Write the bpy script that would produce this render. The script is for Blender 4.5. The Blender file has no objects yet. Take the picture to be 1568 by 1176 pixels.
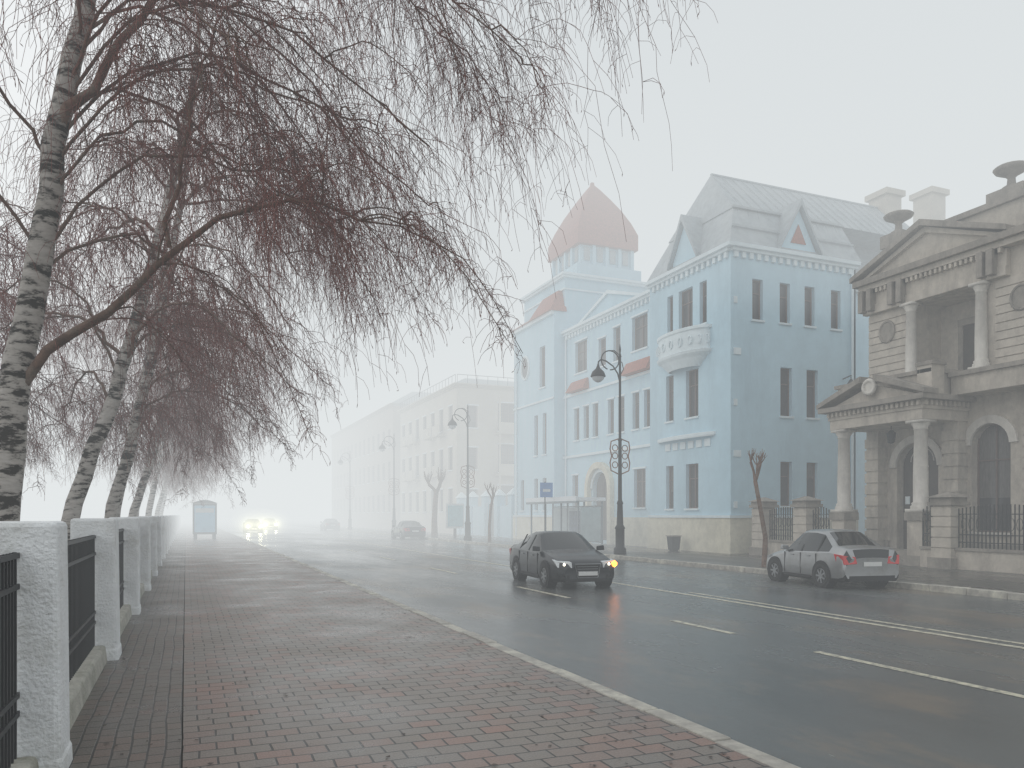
import bpy, math, random
import numpy as np
from mathutils import Vector
random.seed(4)
sc=bpy.context.scene
COL=sc.collection
# ---------------------------------------------------------------- materials
def nt(m):
    m.use_nodes=True
    return m.node_tree.nodes,m.node_tree.links
def mat(name,col,rough=.7,var=.15,scale=3.0,bump=0.0,bscale=30,metal=0,stretch=(1,1,1),dirt=None,dirtscale=.6,spec=.5,coat=0,streak=0):
    m=bpy.data.materials.new(name); N,L=nt(m); b=N['Principled BSDF']
    tc=N.new('ShaderNodeTexCoord'); mp=N.new('ShaderNodeMapping'); mp.inputs['Scale'].default_value=stretch
    L.new(tc.outputs['Object'],mp.inputs[0])
    n=N.new('ShaderNodeTexNoise'); n.inputs['Scale'].default_value=scale; n.inputs['Detail'].default_value=5; n.inputs['Roughness'].default_value=.65
    L.new(mp.outputs[0],n.inputs['Vector'])
    r=N.new('ShaderNodeValToRGB'); r.color_ramp.elements[0].position=.3; r.color_ramp.elements[1].position=.7
    c=np.array(col)
    r.color_ramp.elements[0].color=(*np.clip(c*(1-var),0,1),1); r.color_ramp.elements[1].color=(*np.clip(c*(1+var),0,1),1)
    L.new(n.outputs['Fac'],r.inputs[0])
    out=r.outputs[0]
    if dirt is not None:
        n2=N.new('ShaderNodeTexNoise'); n2.inputs['Scale'].default_value=dirtscale; n2.inputs['Detail'].default_value=7; n2.inputs['Roughness'].default_value=.7
        if streak:
            mp2=N.new('ShaderNodeMapping'); mp2.inputs['Scale'].default_value=(1,1,streak); L.new(tc.outputs['Object'],mp2.inputs[0]); L.new(mp2.outputs[0],n2.inputs['Vector'])
        else: L.new(tc.outputs['Object'],n2.inputs['Vector'])
        r2=N.new('ShaderNodeValToRGB'); r2.color_ramp.elements[0].position=.48; r2.color_ramp.elements[1].position=.72
        r2.color_ramp.elements[0].color=(0,0,0,1); r2.color_ramp.elements[1].color=(.8,.8,.8,1)
        L.new(n2.outputs['Fac'],r2.inputs[0])
        mx=N.new('ShaderNodeMixRGB'); L.new(r2.outputs[0],mx.inputs[0]); L.new(out,mx.inputs[1]); mx.inputs[2].default_value=(*dirt,1); out=mx.outputs[0]
    L.new(out,b.inputs['Base Color'])
    b.inputs['Roughness'].default_value=rough; b.inputs['Metallic'].default_value=metal
    b.inputs['Specular IOR Level'].default_value=spec
    b.inputs['Coat Weight'].default_value=coat; b.inputs['Coat Roughness'].default_value=.08
    if bump>0:
        n3=N.new('ShaderNodeTexNoise'); n3.inputs['Scale'].default_value=bscale; n3.inputs['Detail'].default_value=4
        L.new(mp.outputs[0],n3.inputs['Vector'])
        bp=N.new('ShaderNodeBump'); bp.inputs['Strength'].default_value=bump; bp.inputs['Distance'].default_value=.02
        L.new(n3.outputs['Fac'],bp.inputs['Height']); L.new(bp.outputs[0],b.inputs['Normal'])
    return m
def emat(name,col,s):
    m=bpy.data.materials.new(name); N,L=nt(m); b=N['Principled BSDF']
    b.inputs['Base Color'].default_value=(*col,1); b.inputs['Emission Color'].default_value=(*col,1); b.inputs['Emission Strength'].default_value=s
    return m

M_blue=mat('blue_plaster',(.47,.64,.73),.85,.05,1.2,.15,25,dirt=(.37,.51,.59),dirtscale=.5,streak=.25)
M_bluetrim=mat('pale_trim',(.68,.76,.79),.8,.06,3,dirt=(.54,.61,.64))
M_plinth=mat('cream_plinth',(.66,.62,.50),.85,.12,2,.3,14,dirt=(.42,.40,.33))
M_glass=mat('window_glass',(.035,.033,.036),.12,.4,.9,spec=.45)
M_frame=mat('window_frame',(.14,.09,.075),.6,.2,4)
M_framew=mat('window_frame_white',(.55,.57,.58),.6,.1,4)
M_roofg=mat('grey_metal_roof',(.36,.40,.42),.5,.15,2.5,dirt=(.45,.48,.49))
M_roofr=mat('red_tile_roof',(.33,.11,.07),.8,.25,6,.4,20)
M_stone=mat('warm_stone',(.50,.45,.385),.85,.14,3,.35,22,dirt=(.25,.22,.19),dirtscale=1.1,streak=.4)
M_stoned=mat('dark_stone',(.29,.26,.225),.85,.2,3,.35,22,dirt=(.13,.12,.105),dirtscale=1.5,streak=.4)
M_col=mat('column_stone',(.62,.585,.53),.7,.1,4,.15,22,dirt=(.40,.37,.33),dirtscale=1.5,streak=.3)
M_dark=mat('dark_wood_door',(.04,.028,.02),.5,.3,5)
M_iron=mat('black_iron',(.015,.016,.018),.45,.2,6,spec=.35)
M_cream=mat('cream_plaster',(.54,.49,.42),.85,.08,1.5,dirt=(.42,.38,.34))
M_brown=mat('brown_plaster',(.38,.31,.26),.85,.08,1.5,dirt=(.28,.24,.21))
M_white=mat('white_painted_plaster',(.82,.84,.85),.8,.07,5,.9,38,dirt=(.56,.56,.53),dirtscale=2.2)
M_whitep=mat('weathered_plinth_plaster',(.42,.41,.36),.85,.2,5,.9,30,dirt=(.16,.16,.10),dirtscale=3)
M_soil=mat('park_soil',(.09,.075,.05),.95,.4,2,.8,12,dirt=(.07,.08,.035))
M_kerb=mat('kerb_stone',(.38,.36,.32),.6,.25,6,.5,30,dirt=(.80,.77,.64),dirtscale=1.6)
M_leaf=mat('wet_leaves',(.05,.03,.02),.5,.5,9)
M_rust=mat('sign_panel',(.24,.11,.07),.6,.3,5)
M_curt=mat('curtain_behind_glass',(.11,.10,.095),.25,.3,3,spec=.6,stretch=(6,6,1))

def wet(name,cols,r0,r1,bscale=160,bump=.25,patch=.35,mud=None):
    m=bpy.data.materials.new(name); N,L=nt(m); b=N['Principled BSDF']
    tc=N.new('ShaderNodeTexCoord')
    mp=N.new('ShaderNodeMapping'); mp.inputs['Scale'].default_value=(1.0,.28,1); L.new(tc.outputs['Object'],mp.inputs[0])
    n=N.new('ShaderNodeTexNoise'); n.inputs['Scale'].default_value=patch; n.inputs['Detail'].default_value=7; n.inputs['Roughness'].default_value=.6
    L.new(mp.outputs[0],n.inputs['Vector'])
    r=N.new('ShaderNodeValToRGB'); r.color_ramp.elements[0].position=.35; r.color_ramp.elements[1].position=.65
    r.color_ramp.elements[0].color=(*cols[0],1); r.color_ramp.elements[1].color=(*cols[1],1); L.new(n.outputs['Fac'],r.inputs[0])
    f=N.new('ShaderNodeTexNoise'); f.inputs['Scale'].default_value=bscale; f.inputs['Detail'].default_value=2; L.new(tc.outputs['Object'],f.inputs['Vector'])
    mx=N.new('ShaderNodeMixRGB'); mx.blend_type='MULTIPLY'; mx.inputs[0].default_value=.7
    r3=N.new('ShaderNodeValToRGB'); r3.color_ramp.elements[0].position=.35; r3.color_ramp.elements[1].position=.65; r3.color_ramp.elements[0].color=(.45,.45,.45,1); L.new(f.outputs['Fac'],r3.inputs[0])
    L.new(r.outputs[0],mx.inputs[1]); L.new(r3.outputs[0],mx.inputs[2]); out=mx.outputs[0]
    if mud:
        mp4=N.new('ShaderNodeMapping'); mp4.inputs['Scale'].default_value=(1,.45,1); mp4.inputs['Location'].default_value=(3.1,1.2,0); L.new(tc.outputs['Object'],mp4.inputs[0])
        n4=N.new('ShaderNodeTexNoise'); n4.inputs['Scale'].default_value=.42; n4.inputs['Detail'].default_value=8; n4.inputs['Roughness'].default_value=.72; L.new(mp4.outputs[0],n4.inputs['Vector'])
        r4=N.new('ShaderNodeValToRGB'); r4.color_ramp.elements[0].position=.52; r4.color_ramp.elements[1].position=.62; r4.color_ramp.elements[0].color=(0,0,0,1); r4.color_ramp.elements[1].color=(.75,.75,.75,1)
        L.new(n4.outputs['Fac'],r4.inputs[0])
        m4=N.new('ShaderNodeMixRGB'); L.new(r4.outputs[0],m4.inputs[0]); L.new(out,m4.inputs[1]); m4.inputs[2].default_value=(*mud,1); out=m4.outputs[0]
    L.new(out,b.inputs['Base Color'])
    mr=N.new('ShaderNodeMapRange'); mr.inputs['From Min'].default_value=.35; mr.inputs['From Max'].default_value=.65; mr.inputs['To Min'].default_value=r0; mr.inputs['To Max'].default_value=r1
    L.new(n.outputs['Fac'],mr.inputs[0]); L.new(mr.outputs[0],b.inputs['Roughness']); b.inputs['Specular IOR Level'].default_value=.5
    bp=N.new('ShaderNodeBump'); bp.inputs['Strength'].default_value=bump; bp.inputs['Distance'].default_value=.01; L.new(f.outputs['Fac'],bp.inputs['Height']); L.new(bp.outputs[0],b.inputs['Normal'])
    return m
M_road=wet('wet_asphalt',((.105,.115,.116),(.17,.178,.175)),.13,.36,bump=.2,mud=(.19,.155,.12))
M_walk=wet('wet_far_pavement',((.08,.075,.067),(.15,.14,.125)),.18,.45,90)

def pavers(name,bw,rh,rot,c1,c2):
    m=bpy.data.materials.new(name); N,L=nt(m); b=N['Principled BSDF']
    tc=N.new('ShaderNodeTexCoord'); mp=N.new('ShaderNodeMapping'); mp.inputs['Rotation'].default_value=(0,0,rot)
    nw=N.new('ShaderNodeTexNoise'); nw.inputs['Scale'].default_value=1.3; L.new(tc.outputs['Object'],nw.inputs['Vector'])
    vm=N.new('ShaderNodeVectorMath'); vm.operation='MULTIPLY_ADD'; vm.inputs[1].default_value=(.06,.06,0); L.new(nw.outputs['Color'],vm.inputs[0]); L.new(tc.outputs['Object'],vm.inputs[2])
    L.new(vm.outputs[0],mp.inputs[0])
    br=N.new('ShaderNodeTexBrick'); br.inputs['Scale'].default_value=1; br.inputs['Brick Width'].default_value=bw; br.inputs['Row Height'].default_value=rh
    br.inputs['Mortar Size'].default_value=.009; br.inputs['Mortar Smooth'].default_value=.3; br.inputs['Bias'].default_value=-.45
    br.inputs['Color1'].default_value=(*c1,1); br.inputs['Color2'].default_value=(*c2,1); br.inputs['Mortar'].default_value=(.022,.019,.016,1)
    L.new(mp.outputs[0],br.inputs['Vector'])
    n=N.new('ShaderNodeTexNoise'); n.inputs['Scale'].default_value=.55; n.inputs['Detail'].default_value=9; n.inputs['Roughness'].default_value=.7; L.new(tc.outputs['Object'],n.inputs['Vector'])
    r=N.new('ShaderNodeValToRGB'); r.color_ramp.elements[0].position=.33; r.color_ramp.elements[1].position=.68; r.color_ramp.elements[0].color=(.6,.58,.56,1); r.color_ramp.elements[1].color=(1.15,1.12,1.06,1)
    L.new(n.outputs['Fac'],r.inputs[0])
    mx=N.new('ShaderNodeMixRGB'); mx.blend_type='MULTIPLY'; mx.inputs[0].default_value=1; L.new(br.outputs['Color'],mx.inputs[1]); L.new(r.outputs[0],mx.inputs[2])
    f=N.new('ShaderNodeTexNoise'); f.inputs['Scale'].default_value=60; f.inputs['Detail'].default_value=3; L.new(tc.outputs['Object'],f.inputs['Vector'])
    mx2=N.new('ShaderNodeMixRGB'); mx2.blend_type='OVERLAY'; mx2.inputs[0].default_value=.5; L.new(mx.outputs[0],mx2.inputs[1]); L.new(f.outputs['Fac'],mx2.inputs[2])
    L.new(mx2.outputs[0],b.inputs['Base Color'])
    mr=N.new('ShaderNodeMapRange'); mr.inputs['From Min'].default_value=.35; mr.inputs['From Max'].default_value=.65; mr.inputs['To Min'].default_value=.22; mr.inputs['To Max'].default_value=.5
    L.new(n.outputs['Fac'],mr.inputs[0]); L.new(mr.outputs[0],b.inputs['Roughness'])
    iv=N.new('ShaderNodeMath'); iv.operation='MULTIPLY_ADD'; iv.inputs[1].default_value=-1; L.new(br.outputs['Fac'],iv.inputs[0]); 
    fm=N.new('ShaderNodeMath'); fm.operation='MULTIPLY'; fm.inputs[1].default_value=.35; L.new(f.outputs['Fac'],fm.inputs[0]); L.new(fm.outputs[0],iv.inputs[2])
    bp=N.new('ShaderNodeBump'); bp.inputs['Strength'].default_value=.7; bp.inputs['Distance'].default_value=.01; L.new(iv.outputs[0],bp.inputs['Height']); L.new(bp.outputs[0],b.inputs['Normal'])
    return m
M_pav=pavers('wet_pavers',.25,.19,0,(.205,.178,.158),(.30,.145,.11))
M_pav2=pavers('wet_pavers_strip',.20,.12,math.pi/2,(.14,.125,.11),(.19,.12,.095))

def paint(name,col):
    m=bpy.data.materials.new(name); N,L=nt(m); b=N['Principled BSDF']
    tc=N.new('ShaderNodeTexCoord'); n=N.new('ShaderNodeTexNoise'); n.inputs['Scale'].default_value=9; n.inputs['Detail'].default_value=9; n.inputs['Roughness'].default_value=.75
    L.new(tc.outputs['Object'],n.inputs['Vector'])
    r=N.new('ShaderNodeValToRGB'); r.color_ramp.elements[0].position=.38; r.color_ramp.elements[1].position=.53; r.color_ramp.elements[0].color=(.14,.14,.138,1); r.color_ramp.elements[1].color=(*col,1)
    L.new(n.outputs['Fac'],r.inputs[0]); L.new(r.outputs[0],b.inputs['Base Color']); b.inputs['Roughness'].default_value=.4
    return m
M_line=paint('worn_road_paint',(.66,.62,.48))

def bark():
    m=bpy.data.materials.new('birch_bark'); N,L=nt(m); b=N['Principled BSDF']
    tc=N.new('ShaderNodeTexCoord'); mp=N.new('ShaderNodeMapping'); mp.inputs['Scale'].default_value=(2.2,2.2,7); L.new(tc.outputs['Object'],mp.inputs[0])
    n=N.new('ShaderNodeTexNoise'); n.inputs['Scale'].default_value=1.3; n.inputs['Detail'].default_value=7; n.inputs['Roughness'].default_value=.7; L.new(mp.outputs[0],n.inputs['Vector'])
    r=N.new('ShaderNodeValToRGB'); e=r.color_ramp.elements; e[0].position=.43; e[0].color=(.03,.026,.022,1); e[1].position=.51; e[1].color=(.42,.39,.36,1)
    e2=e.new(.75); e2.color=(.62,.59,.56,1)
    L.new(n.outputs['Fac'],r.inputs[0]); L.new(r.outputs[0],b.inputs['Base Color']); b.inputs['Roughness'].default_value=.85
    bp=N.new('ShaderNodeBump'); bp.inputs['Strength'].default_value=.7; bp.inputs['Distance'].default_value=.02; L.new(n.outputs['Fac'],bp.inputs['Height']); L.new(bp.outputs[0],b.inputs['Normal'])
    return m
M_bark=bark()
M_limb=mat('birch_limb',(.15,.09,.065),.85,.5,7,.5,30,dirt=(.28,.24,.20),dirtscale=3)
M_twig=mat('birch_twig',(.19,.062,.048),.65,.45,1.2)

# ---------------------------------------------------------------- mesh builder
class MB:
    def __init__(s): s.v=[]; s.f=[]; s.mi=[]; s.cur=0
    def face(s,pts):
        i=len(s.v); s.v+= [tuple(p) for p in pts]; s.f.append(tuple(range(i,i+len(pts)))); s.mi.append(s.cur)
    def hexa(s,p):
        i=len(s.v); s.v+=[tuple(q) for q in p]
        for q in ((0,3,2,1),(4,5,6,7),(0,1,5,4),(1,2,6,5),(2,3,7,6),(3,0,4,7)):
            s.f.append(tuple(i+k for k in q)); s.mi.append(s.cur)
    def box(s,x0,x1,y0,y1,z0,z1):
        s.hexa([(x0,y0,z0),(x1,y0,z0),(x1,y1,z0),(x0,y1,z0),(x0,y0,z1),(x1,y0,z1),(x1,y1,z1),(x0,y1,z1)])
    def ob(s,F,u0,u1,d0,d1,z0,z1):
        s.hexa([F(u0,d0,z0),F(u1,d0,z0),F(u1,d1,z0),F(u0,d1,z0),F(u0,d0,z1),F(u1,d0,z1),F(u1,d1,z1),F(u0,d1,z1)])
    def prism(s,F,poly,d0,d1):
        a=[F(u,d0,z) for u,z in poly]; b=[F(u,d1,z) for u,z in poly]; n=len(poly)
        s.face(a); s.face(b[::-1])
        for i in range(n): s.face([a[i],a[(i+1)%n],b[(i+1)%n],b[i]])
    def frust(s,x0,x1,y0,y1,z0,x2,x3,y2,y3,z1):
        s.hexa([(x0,y0,z0),(x1,y0,z0),(x1,y1,z0),(x0,y1,z0),(x2,y2,z1),(x3,y2,z1),(x3,y3,z1),(x2,y3,z1)])
    def lathe(s,cx,cy,prof,n=16,a0=0,a1=2*math.pi,sx=1,sy=1):
        i=len(s.v); full=abs(a1-a0-2*math.pi)<1e-6; m=n if full else n+1
        for r,z in prof:
            for k in range(m):
                a=a0+(a1-a0)*k/n; s.v.append((cx+r*sx*math.cos(a),cy+r*sy*math.sin(a),z))
        for j in range(len(prof)-1):
            for k in range(n):
                k2=(k+1)%m
                s.f.append((i+j*m+k,i+j*m+k2,i+(j+1)*m+k2,i+(j+1)*m+k)); s.mi.append(s.cur)
        s.f.append(tuple(i+(len(prof)-1)*m+k for k in range(m))); s.mi.append(s.cur)
    def tube(s,pts,rad,n=8):
        P=np.array(pts,float); K=len(P)
        if np.isscalar(rad): rad=[rad]*K
        T=np.gradient(P,axis=0); T/=np.linalg.norm(T,axis=1)[:,None]+1e-9
        ref=np.array((.3,.9,.1)); i=len(s.v)
        for k in range(K):
            a=np.cross(T[k],ref); a/=np.linalg.norm(a)+1e-9; b=np.cross(T[k],a)
            for j in range(n):
                t=2*math.pi*j/n; s.v.append(tuple(P[k]+rad[k]*(a*math.cos(t)+b*math.sin(t))))
        for k in range(K-1):
            for j in range(n):
                j2=(j+1)%n; s.f.append((i+k*n+j,i+k*n+j2,i+(k+1)*n+j2,i+(k+1)*n+j)); s.mi.append(s.cur)
        s.f.append(tuple(i+j for j in range(n))); s.mi.append(s.cur)
        s.f.append(tuple(i+(K-1)*n+j for j in range(n))); s.mi.append(s.cur)
    def obj(s,name,mats,parent=None,smooth=False,bevel=0,recalc=True):
        me=bpy.data.meshes.new(name); me.from_pydata(s.v,[],s.f)
        if not isinstance(mats,(list,tuple)): mats=[mats]
        for m in mats: me.materials.append(m)
        me.polygons.foreach_set('material_index',s.mi)
        if smooth: me.polygons.foreach_set('use_smooth',[True]*len(s.f))
        me.update()
        o=bpy.data.objects.new(name,me); COL.objects.link(o)
        if parent: o.parent=parent
        if bevel:
            md=o.modifiers.new('b','BEVEL'); md.width=bevel; md.segments=2; md.limit_method='ANGLE'
        return o
def frame(ox,oy,ux,uy,nx,ny):
    return lambda u,d,z:(ox+ux*u+nx*d,oy+uy*u+ny*d,z)
def empty(name,loc=(0,0,0),rot=0):
    e=bpy.data.objects.new(name,None); e.location=loc; e.rotation_euler=(0,0,rot); COL.objects.link(e); return e
class Parts:
    def __init__(s,name,loc=(0,0,0),rot=0): s.e=empty(name,loc,rot); s.p={}
    def __call__(s,n,m,smooth=False,bevel=0):
        if n not in s.p: s.p[n]=(MB(),m,smooth,bevel)
        return s.p[n][0]
    def done(s):
        for n,(b,m,sm,bv) in s.p.items():
            if b.f: b.obj(n,m,s.e,sm,bv)
        return s.e

def facade(B,F,W,z0,z1,ops,wall,wm,depth=.22,framem=None,trim=None,trimw=.1,sill=True):
    framem=framem or M_frame
    w=B(wall,wm)
    us=sorted(set([0,W]+[round(o[0],4) for o in ops]+[round(o[1],4) for o in ops]))
    zs=sorted(set([z0,z1]+[round(o[2],4) for o in ops]+[round(o[3],4) for o in ops]))
    for i in range(len(us)-1):
        for j in range(len(zs)-1):
            cu=(us[i]+us[i+1])/2; cz=(zs[j]+zs[j+1])/2
            if any(o[0]<cu<o[1] and o[2]<cz<o[3] for o in ops): continue
            w.face([F(us[i],0,zs[j]),F(us[i+1],0,zs[j]),F(us[i+1],0,zs[j+1]),F(us[i],0,zs[j+1])])
    g=B('window_panes',M_glass); fr=B('window_frames',framem)
    for o in ops:
        u0,u1,za,zb,kind=o
        for a,b in (((u0,za),(u1,za)),((u1,za),(u1,zb)),((u1,zb),(u0,zb)),((u0,zb),(u0,za))):
            w.face([F(a[0],0,a[1]),F(b[0],0,b[1]),F(b[0],-depth,b[1]),F(a[0],-depth,a[1])])
        uc=(u0+u1)/2; r=(u1-u0)/2
        tgt=g if kind[0]!='d' else B('doors',M_dark)
        tgt.face([F(u0,-depth,za),F(u1,-depth,za),F(u1,-depth,zb),F(u0,-depth,zb)])
        if 'a' in kind:
            n=8; zc=zb-r
            for sgn in (-1,1):
                pts=[(uc+sgn*r,zb)]+[(uc+sgn*r*math.cos(t),zc+r*math.sin(t)) for t in [math.pi/2*k/n for k in range(n+1)]]
                w.face([F(a,-.002,b) for a,b in pts])
                for k in range(1,len(pts)-1):
                    a,b=pts[k],pts[k+1]; w.face([F(a[0],0,a[1]),F(b[0],0,b[1]),F(b[0],-depth,b[1]),F(a[0],-depth,a[1])])
            if trim:
                tb=B('arch_trim',trim)
                ro=r+trimw*2
                for k in range(14):
                    t0=math.pi*k/14; t1=math.pi*(k+1)/14
                    q=[(r,t0),(ro,t0),(ro,t1),(r,t1)]
                    lo=[F(uc+a*math.cos(t),0.0,zc+a*math.sin(t)) for a,t in q]; hi=[F(uc+a*math.cos(t),.09,zc+a*math.sin(t)) for a,t in q]
                    tb.hexa(lo+hi)
        elif trim:
            tb=B('window_trim',trim)
            tb.ob(F,u0-trimw,u1+trimw,.0,.05,zb,zb+trimw)
        if kind[0]=='w':
            d0,d1=-depth+.004,-depth+.06; t=.05
            fr.ob(F,u0,u0+t,d0,d1,za,zb); fr.ob(F,u1-t,u1,d0,d1,za,zb); fr.ob(F,u0+t,u1-t,d0,d1,za,za+t); fr.ob(F,u0+t,u1-t,d0,d1,zb-t,zb)
            if u1-u0>.75: fr.ob(F,uc-t/2,uc+t/2,d0,d1-.005,za+t,zb-t)
            zz=za+(zb-za)*.66; fr.ob(F,u0+t,u1-t,d0,d1-.01,zz,zz+t)
            if sill: B('window_sills',trim or M_bluetrim).ob(F,u0-.06,u1+.06,.0,.08,za-.09,za)
            if random.random()<.35:
                h=random.uniform(.25,.8)*(zb-za)
                B('curtains',M_curt).face([F(u0+t,-depth+.002,zb-h),F(u1-t,-depth+.002,zb-h),F(u1-t,-depth+.002,zb-t),F(u0+t,-depth+.002,zb-t)])
        if kind[0]=='d':
            dr=B('door_panels',M_dark); 
            dr.ob(F,uc-.03,uc+.03,-depth,-depth+.05,za,zb-r*.6)
            for s in (-1,1):
                for k in range(3):
                    h=(zb-za)*.24; a=uc+s*r*.5
                    dr.ob(F,a-r*.32,a+r*.32,-depth,-depth+.03,za+.2+k*(h+.1),za+.2+k*(h+.1)+h)
def cornice(b,F,W,z,steps=((.0,.12,.10),(.12,.24,.22),(.24,.34,.32)),ext=0):
    for a,c,d in steps: b.ob(F,-ext*d,W+ext*d,0.0,d,z+a,z+c)

# ---------------------------------------------------------------- ground, road
def sheet(name,x0,x1,y0,y1,z,m):
    b=MB(); b.face([(x0,y0,z),(x1,y0,z),(x1,y1,z),(x0,y1,z)]); return b.obj(name,m)
sheet('ground',-450,450,-300,600,-.05,M_soil)
sheet('road',3.95,17.05,-60,420,0,M_road)
b=MB(); b.box(-.02,3.75,-60,420,-.04,.15); b.obj('pavement',M_pav)
b=MB(); b.box(-.95,-.03,-60,420,-.04,.149); b.obj('pavement_edge_strip',M_pav2)
b=MB(); b.box(-200,-.96,-60,420,-.04,.12); b.obj('park_ground',M_soil)
b=MB(); b.box(17.28,120,-60,420,-.04,.15); b.obj('far_pavement',M_walk)
for nm,xa,xb in (('kerb',3.76,3.94),('kerb',17.06,17.27)):
    b=MB(); y=-6.0
    while y<150:
        l=1.0; dz=random.uniform(-.012,.008); dx=random.uniform(-.012,.012)
        b.box(xa+dx,xb+dx,y+.006,y+l-.006,-.02,.155+dz); y+=l
    b.obj(nm,M_kerb,bevel=.015)
b=MB()
b.face([(10.93,-20,.004),(11.08,-20,.004),(11.08,200,.004),(10.93,200,.004)])
b.face([(11.3,-20,.004),(11.42,-20,.004),(11.42,16,.004),(11.3,16,.004)])
for y0,y1 in ((-1,2.5),(4.9,8.4),(10.2,11.9),(16,19),(24,27),(32,35),(40,43),(48,51),(56,59),(64,67)):
    b.face([(8.0,y0,.004),(8.13,y0,.004),(8.13,y1,.004),(8.0,y1,.004)])
b.obj('road_markings',M_line)
b=MB()
for k in range(950):
    r=random.random()
    if r<.4: x=3.7-abs(random.gauss(0,.6)); z=.156; 
    elif r<.65: x=3.99+abs(random.gauss(0,.15)); z=.008
    elif r<.85: x=-.7+abs(random.gauss(0,.25)); z=.156
    else: x=random.uniform(-.5,3.6); z=.156
    y=3+random.random()**1.5*35; s=random.uniform(.008,.024); a=random.uniform(0,6.3)
    b.face([(x+s*math.cos(a+t)*(1.3 if i%2 else .8),y+s*math.sin(a+t),z+random.uniform(0,.006)) for i,t in enumerate((0,1.5,3.1,4.6))])
b.obj('fallen_leaves',M_leaf)

# ---------------------------------------------------------------- near fence
B=Parts('white_fence')
p=B('posts',M_white,False,.035); bars=B('iron_panels',M_iron); pl=B('plinth',M_whitep,False,.03)
ys=[1.25+4.65*i for i in range(30)]
for i,y in enumerate(ys):
    j=random.uniform(-.015,.015)
    p.frust(-1.265,-.76,y,y+.5,.1,-1.255+j,-.772+j,y+.006,y+.494,1.855)
    p.frust(-1.29,-.745,y-.03,y+.53,.1,-1.278,-.752,y-.01,y+.51,.30)
    y0=y+.5; y1=y+4.65
    pl.frust(-1.16,-.86,y0,y1,.1,-1.13,-.89,y0,y1,.34)
    for z in (.60,.72,1.42,1.62): bars.box(-1.03,-.99,y0,y1,z,z+.035)
    n=44 if y<40 else 14
    for k in range(n):
        yy=y0+.06+(y1-y0-.12)*k/(n-1); bars.box(-1.022,-.998,yy-.011,yy+.011,.34,1.66)
    if y<30:
        for k in range(8):
            yc=y0+.3+(y1-y0-.6)*k/7
            bars.tube([(-1.01,yc+.1*math.cos(t),1.53+.075*math.sin(t)) for t in [math.pi*2*q/10 for q in range(11)]],.008,4)
B.done()

# ---------------------------------------------------------------- blue building
B=Parts('blue_mansion')
FR=frame(22.5,28.6,0,1,-1,0); FS=frame(22.5,28.6,1,0,0,-1)
ZT=14.0; ZP=1.75
ops=[(2.4,3.4,2.2,4.35,'w'),(4.45,5.1,2.2,4.35,'w'),(2.4,3.4,6.6,8.9,'w'),(4.45,5.1,6.6,8.9,'w'),
     (1.75,2.3,10.9,12.9,'w'),(2.85,4.0,10.9,12.9,'w'),(4.5,5.0,10.9,12.9,'w')]
facade(B,FR,6.6,ZP,ZT,ops,'walls',M_blue,.25)
ops=[]
for c in (1.5,3.07,4.54,6.15): ops.append((c-.3,c+.3,10.75,12.6,'w'))
for c in (3.15,4.7): ops+= [(c-.34,c+.34,6.45,8.7,'w'),(c-.34,c+.34,2.3,4.35,'w')]
facade(B,FS,7.4,ZP,ZT,ops,'walls',M_blue,.25)
FM=frame(23.3,35.2,0,1,-1,0)
ops=[(1.5,3.1,11.1,13.0,'w'),(4.4,5.2,10.9,12.9,'w'),(6.1,7.0,10.9,12.6,'w'),(8.5,10.1,11.0,13.0,'w')]
for c in (1.5,2.7,4.3,5.5,7.4,8.6,9.9): ops.append((c-.35,c+.35,6.7,8.75,'w'))
ops+=[(1.7,2.9,2.3,4.45,'w'),(5.7,7.7,.35,4.5,'da'),(9.7,10.5,2.3,4.45,'w')]
facade(B,FM,11.6,.15,ZT,ops,'walls',M_blue,.25,trim=M_bluetrim)
pa=B('portal_surround',M_plinth)
for k in range(16):
    t0=math.pi*k/16;t1=math.pi*(k+1)/16
    q=[(1.22,t0),(1.6,t0),(1.6,t1),(1.22,t1)]
    pa.hexa([FM(6.7+a*math.cos(t),0.0,3.5+a*math.sin(t)) for a,t in q]+[FM(6.7+a*math.cos(t),.3,3.5+a*math.sin(t)) for a,t in q])
pa.ob(FM,5.1,5.48,0,.3,.15,3.5); pa.ob(FM,7.92,8.3,0,.3,.15,3.5)
FL=frame(22.5,46.8,0,1,-1,0); FLs=frame(22.5,46.8,1,0,0,-1)
ops=[(1.4,2.3,10.6,13.4,'w'),(1.2,1.8,6.0,8.8,'w'),(2.6,3.2,6.0,8.8,'w'),(1.2,1.8,2.2,4.4,'w'),(2.6,3.2,2.2,4.4,'w'),(5,5.6,2.2,4.4,'w')]
facade(B,FL,6.8,ZP,15.4,ops,'walls',M_blue,.25)
facade(B,FLs,.8,ZP,15.4,[],'walls',M_blue)
rw=B('round_window',M_glass); rw.prism(FL,[(4.7+.6*math.cos(t),12.4+.75*math.sin(t)) for t in [2*math.pi*k/20 for k in range(20)]],.01,.03)
rt=B('round_window_ring',M_bluetrim)
rt.tube([FL(4.7+.66*math.cos(t),.03,12.4+.81*math.sin(t)) for t in [2*math.pi*k/20 for k in range(21)]],.09,6)
pb=B('plinth',M_plinth)
pb.box(22.42,30.0,28.52,35.3,.1,ZP); pb.box(22.42,30,46.72,53.7,.1,ZP)
pb.ob(FM,0.1,5.1,0.002,.08,.1,ZP); pb.ob(FM,8.3,11.5,.002,.08,.1,ZP)
tr=B('string_courses',M_bluetrim)
tr.ob(FR,-.13,6.6,.005,.13,ZP,ZP+.12); tr.ob(FS,0,7.4,.005,.125,ZP,ZP+.118)
tr.ob(FL,0,6.8,.005,.13,ZP,ZP+.12)
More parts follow.
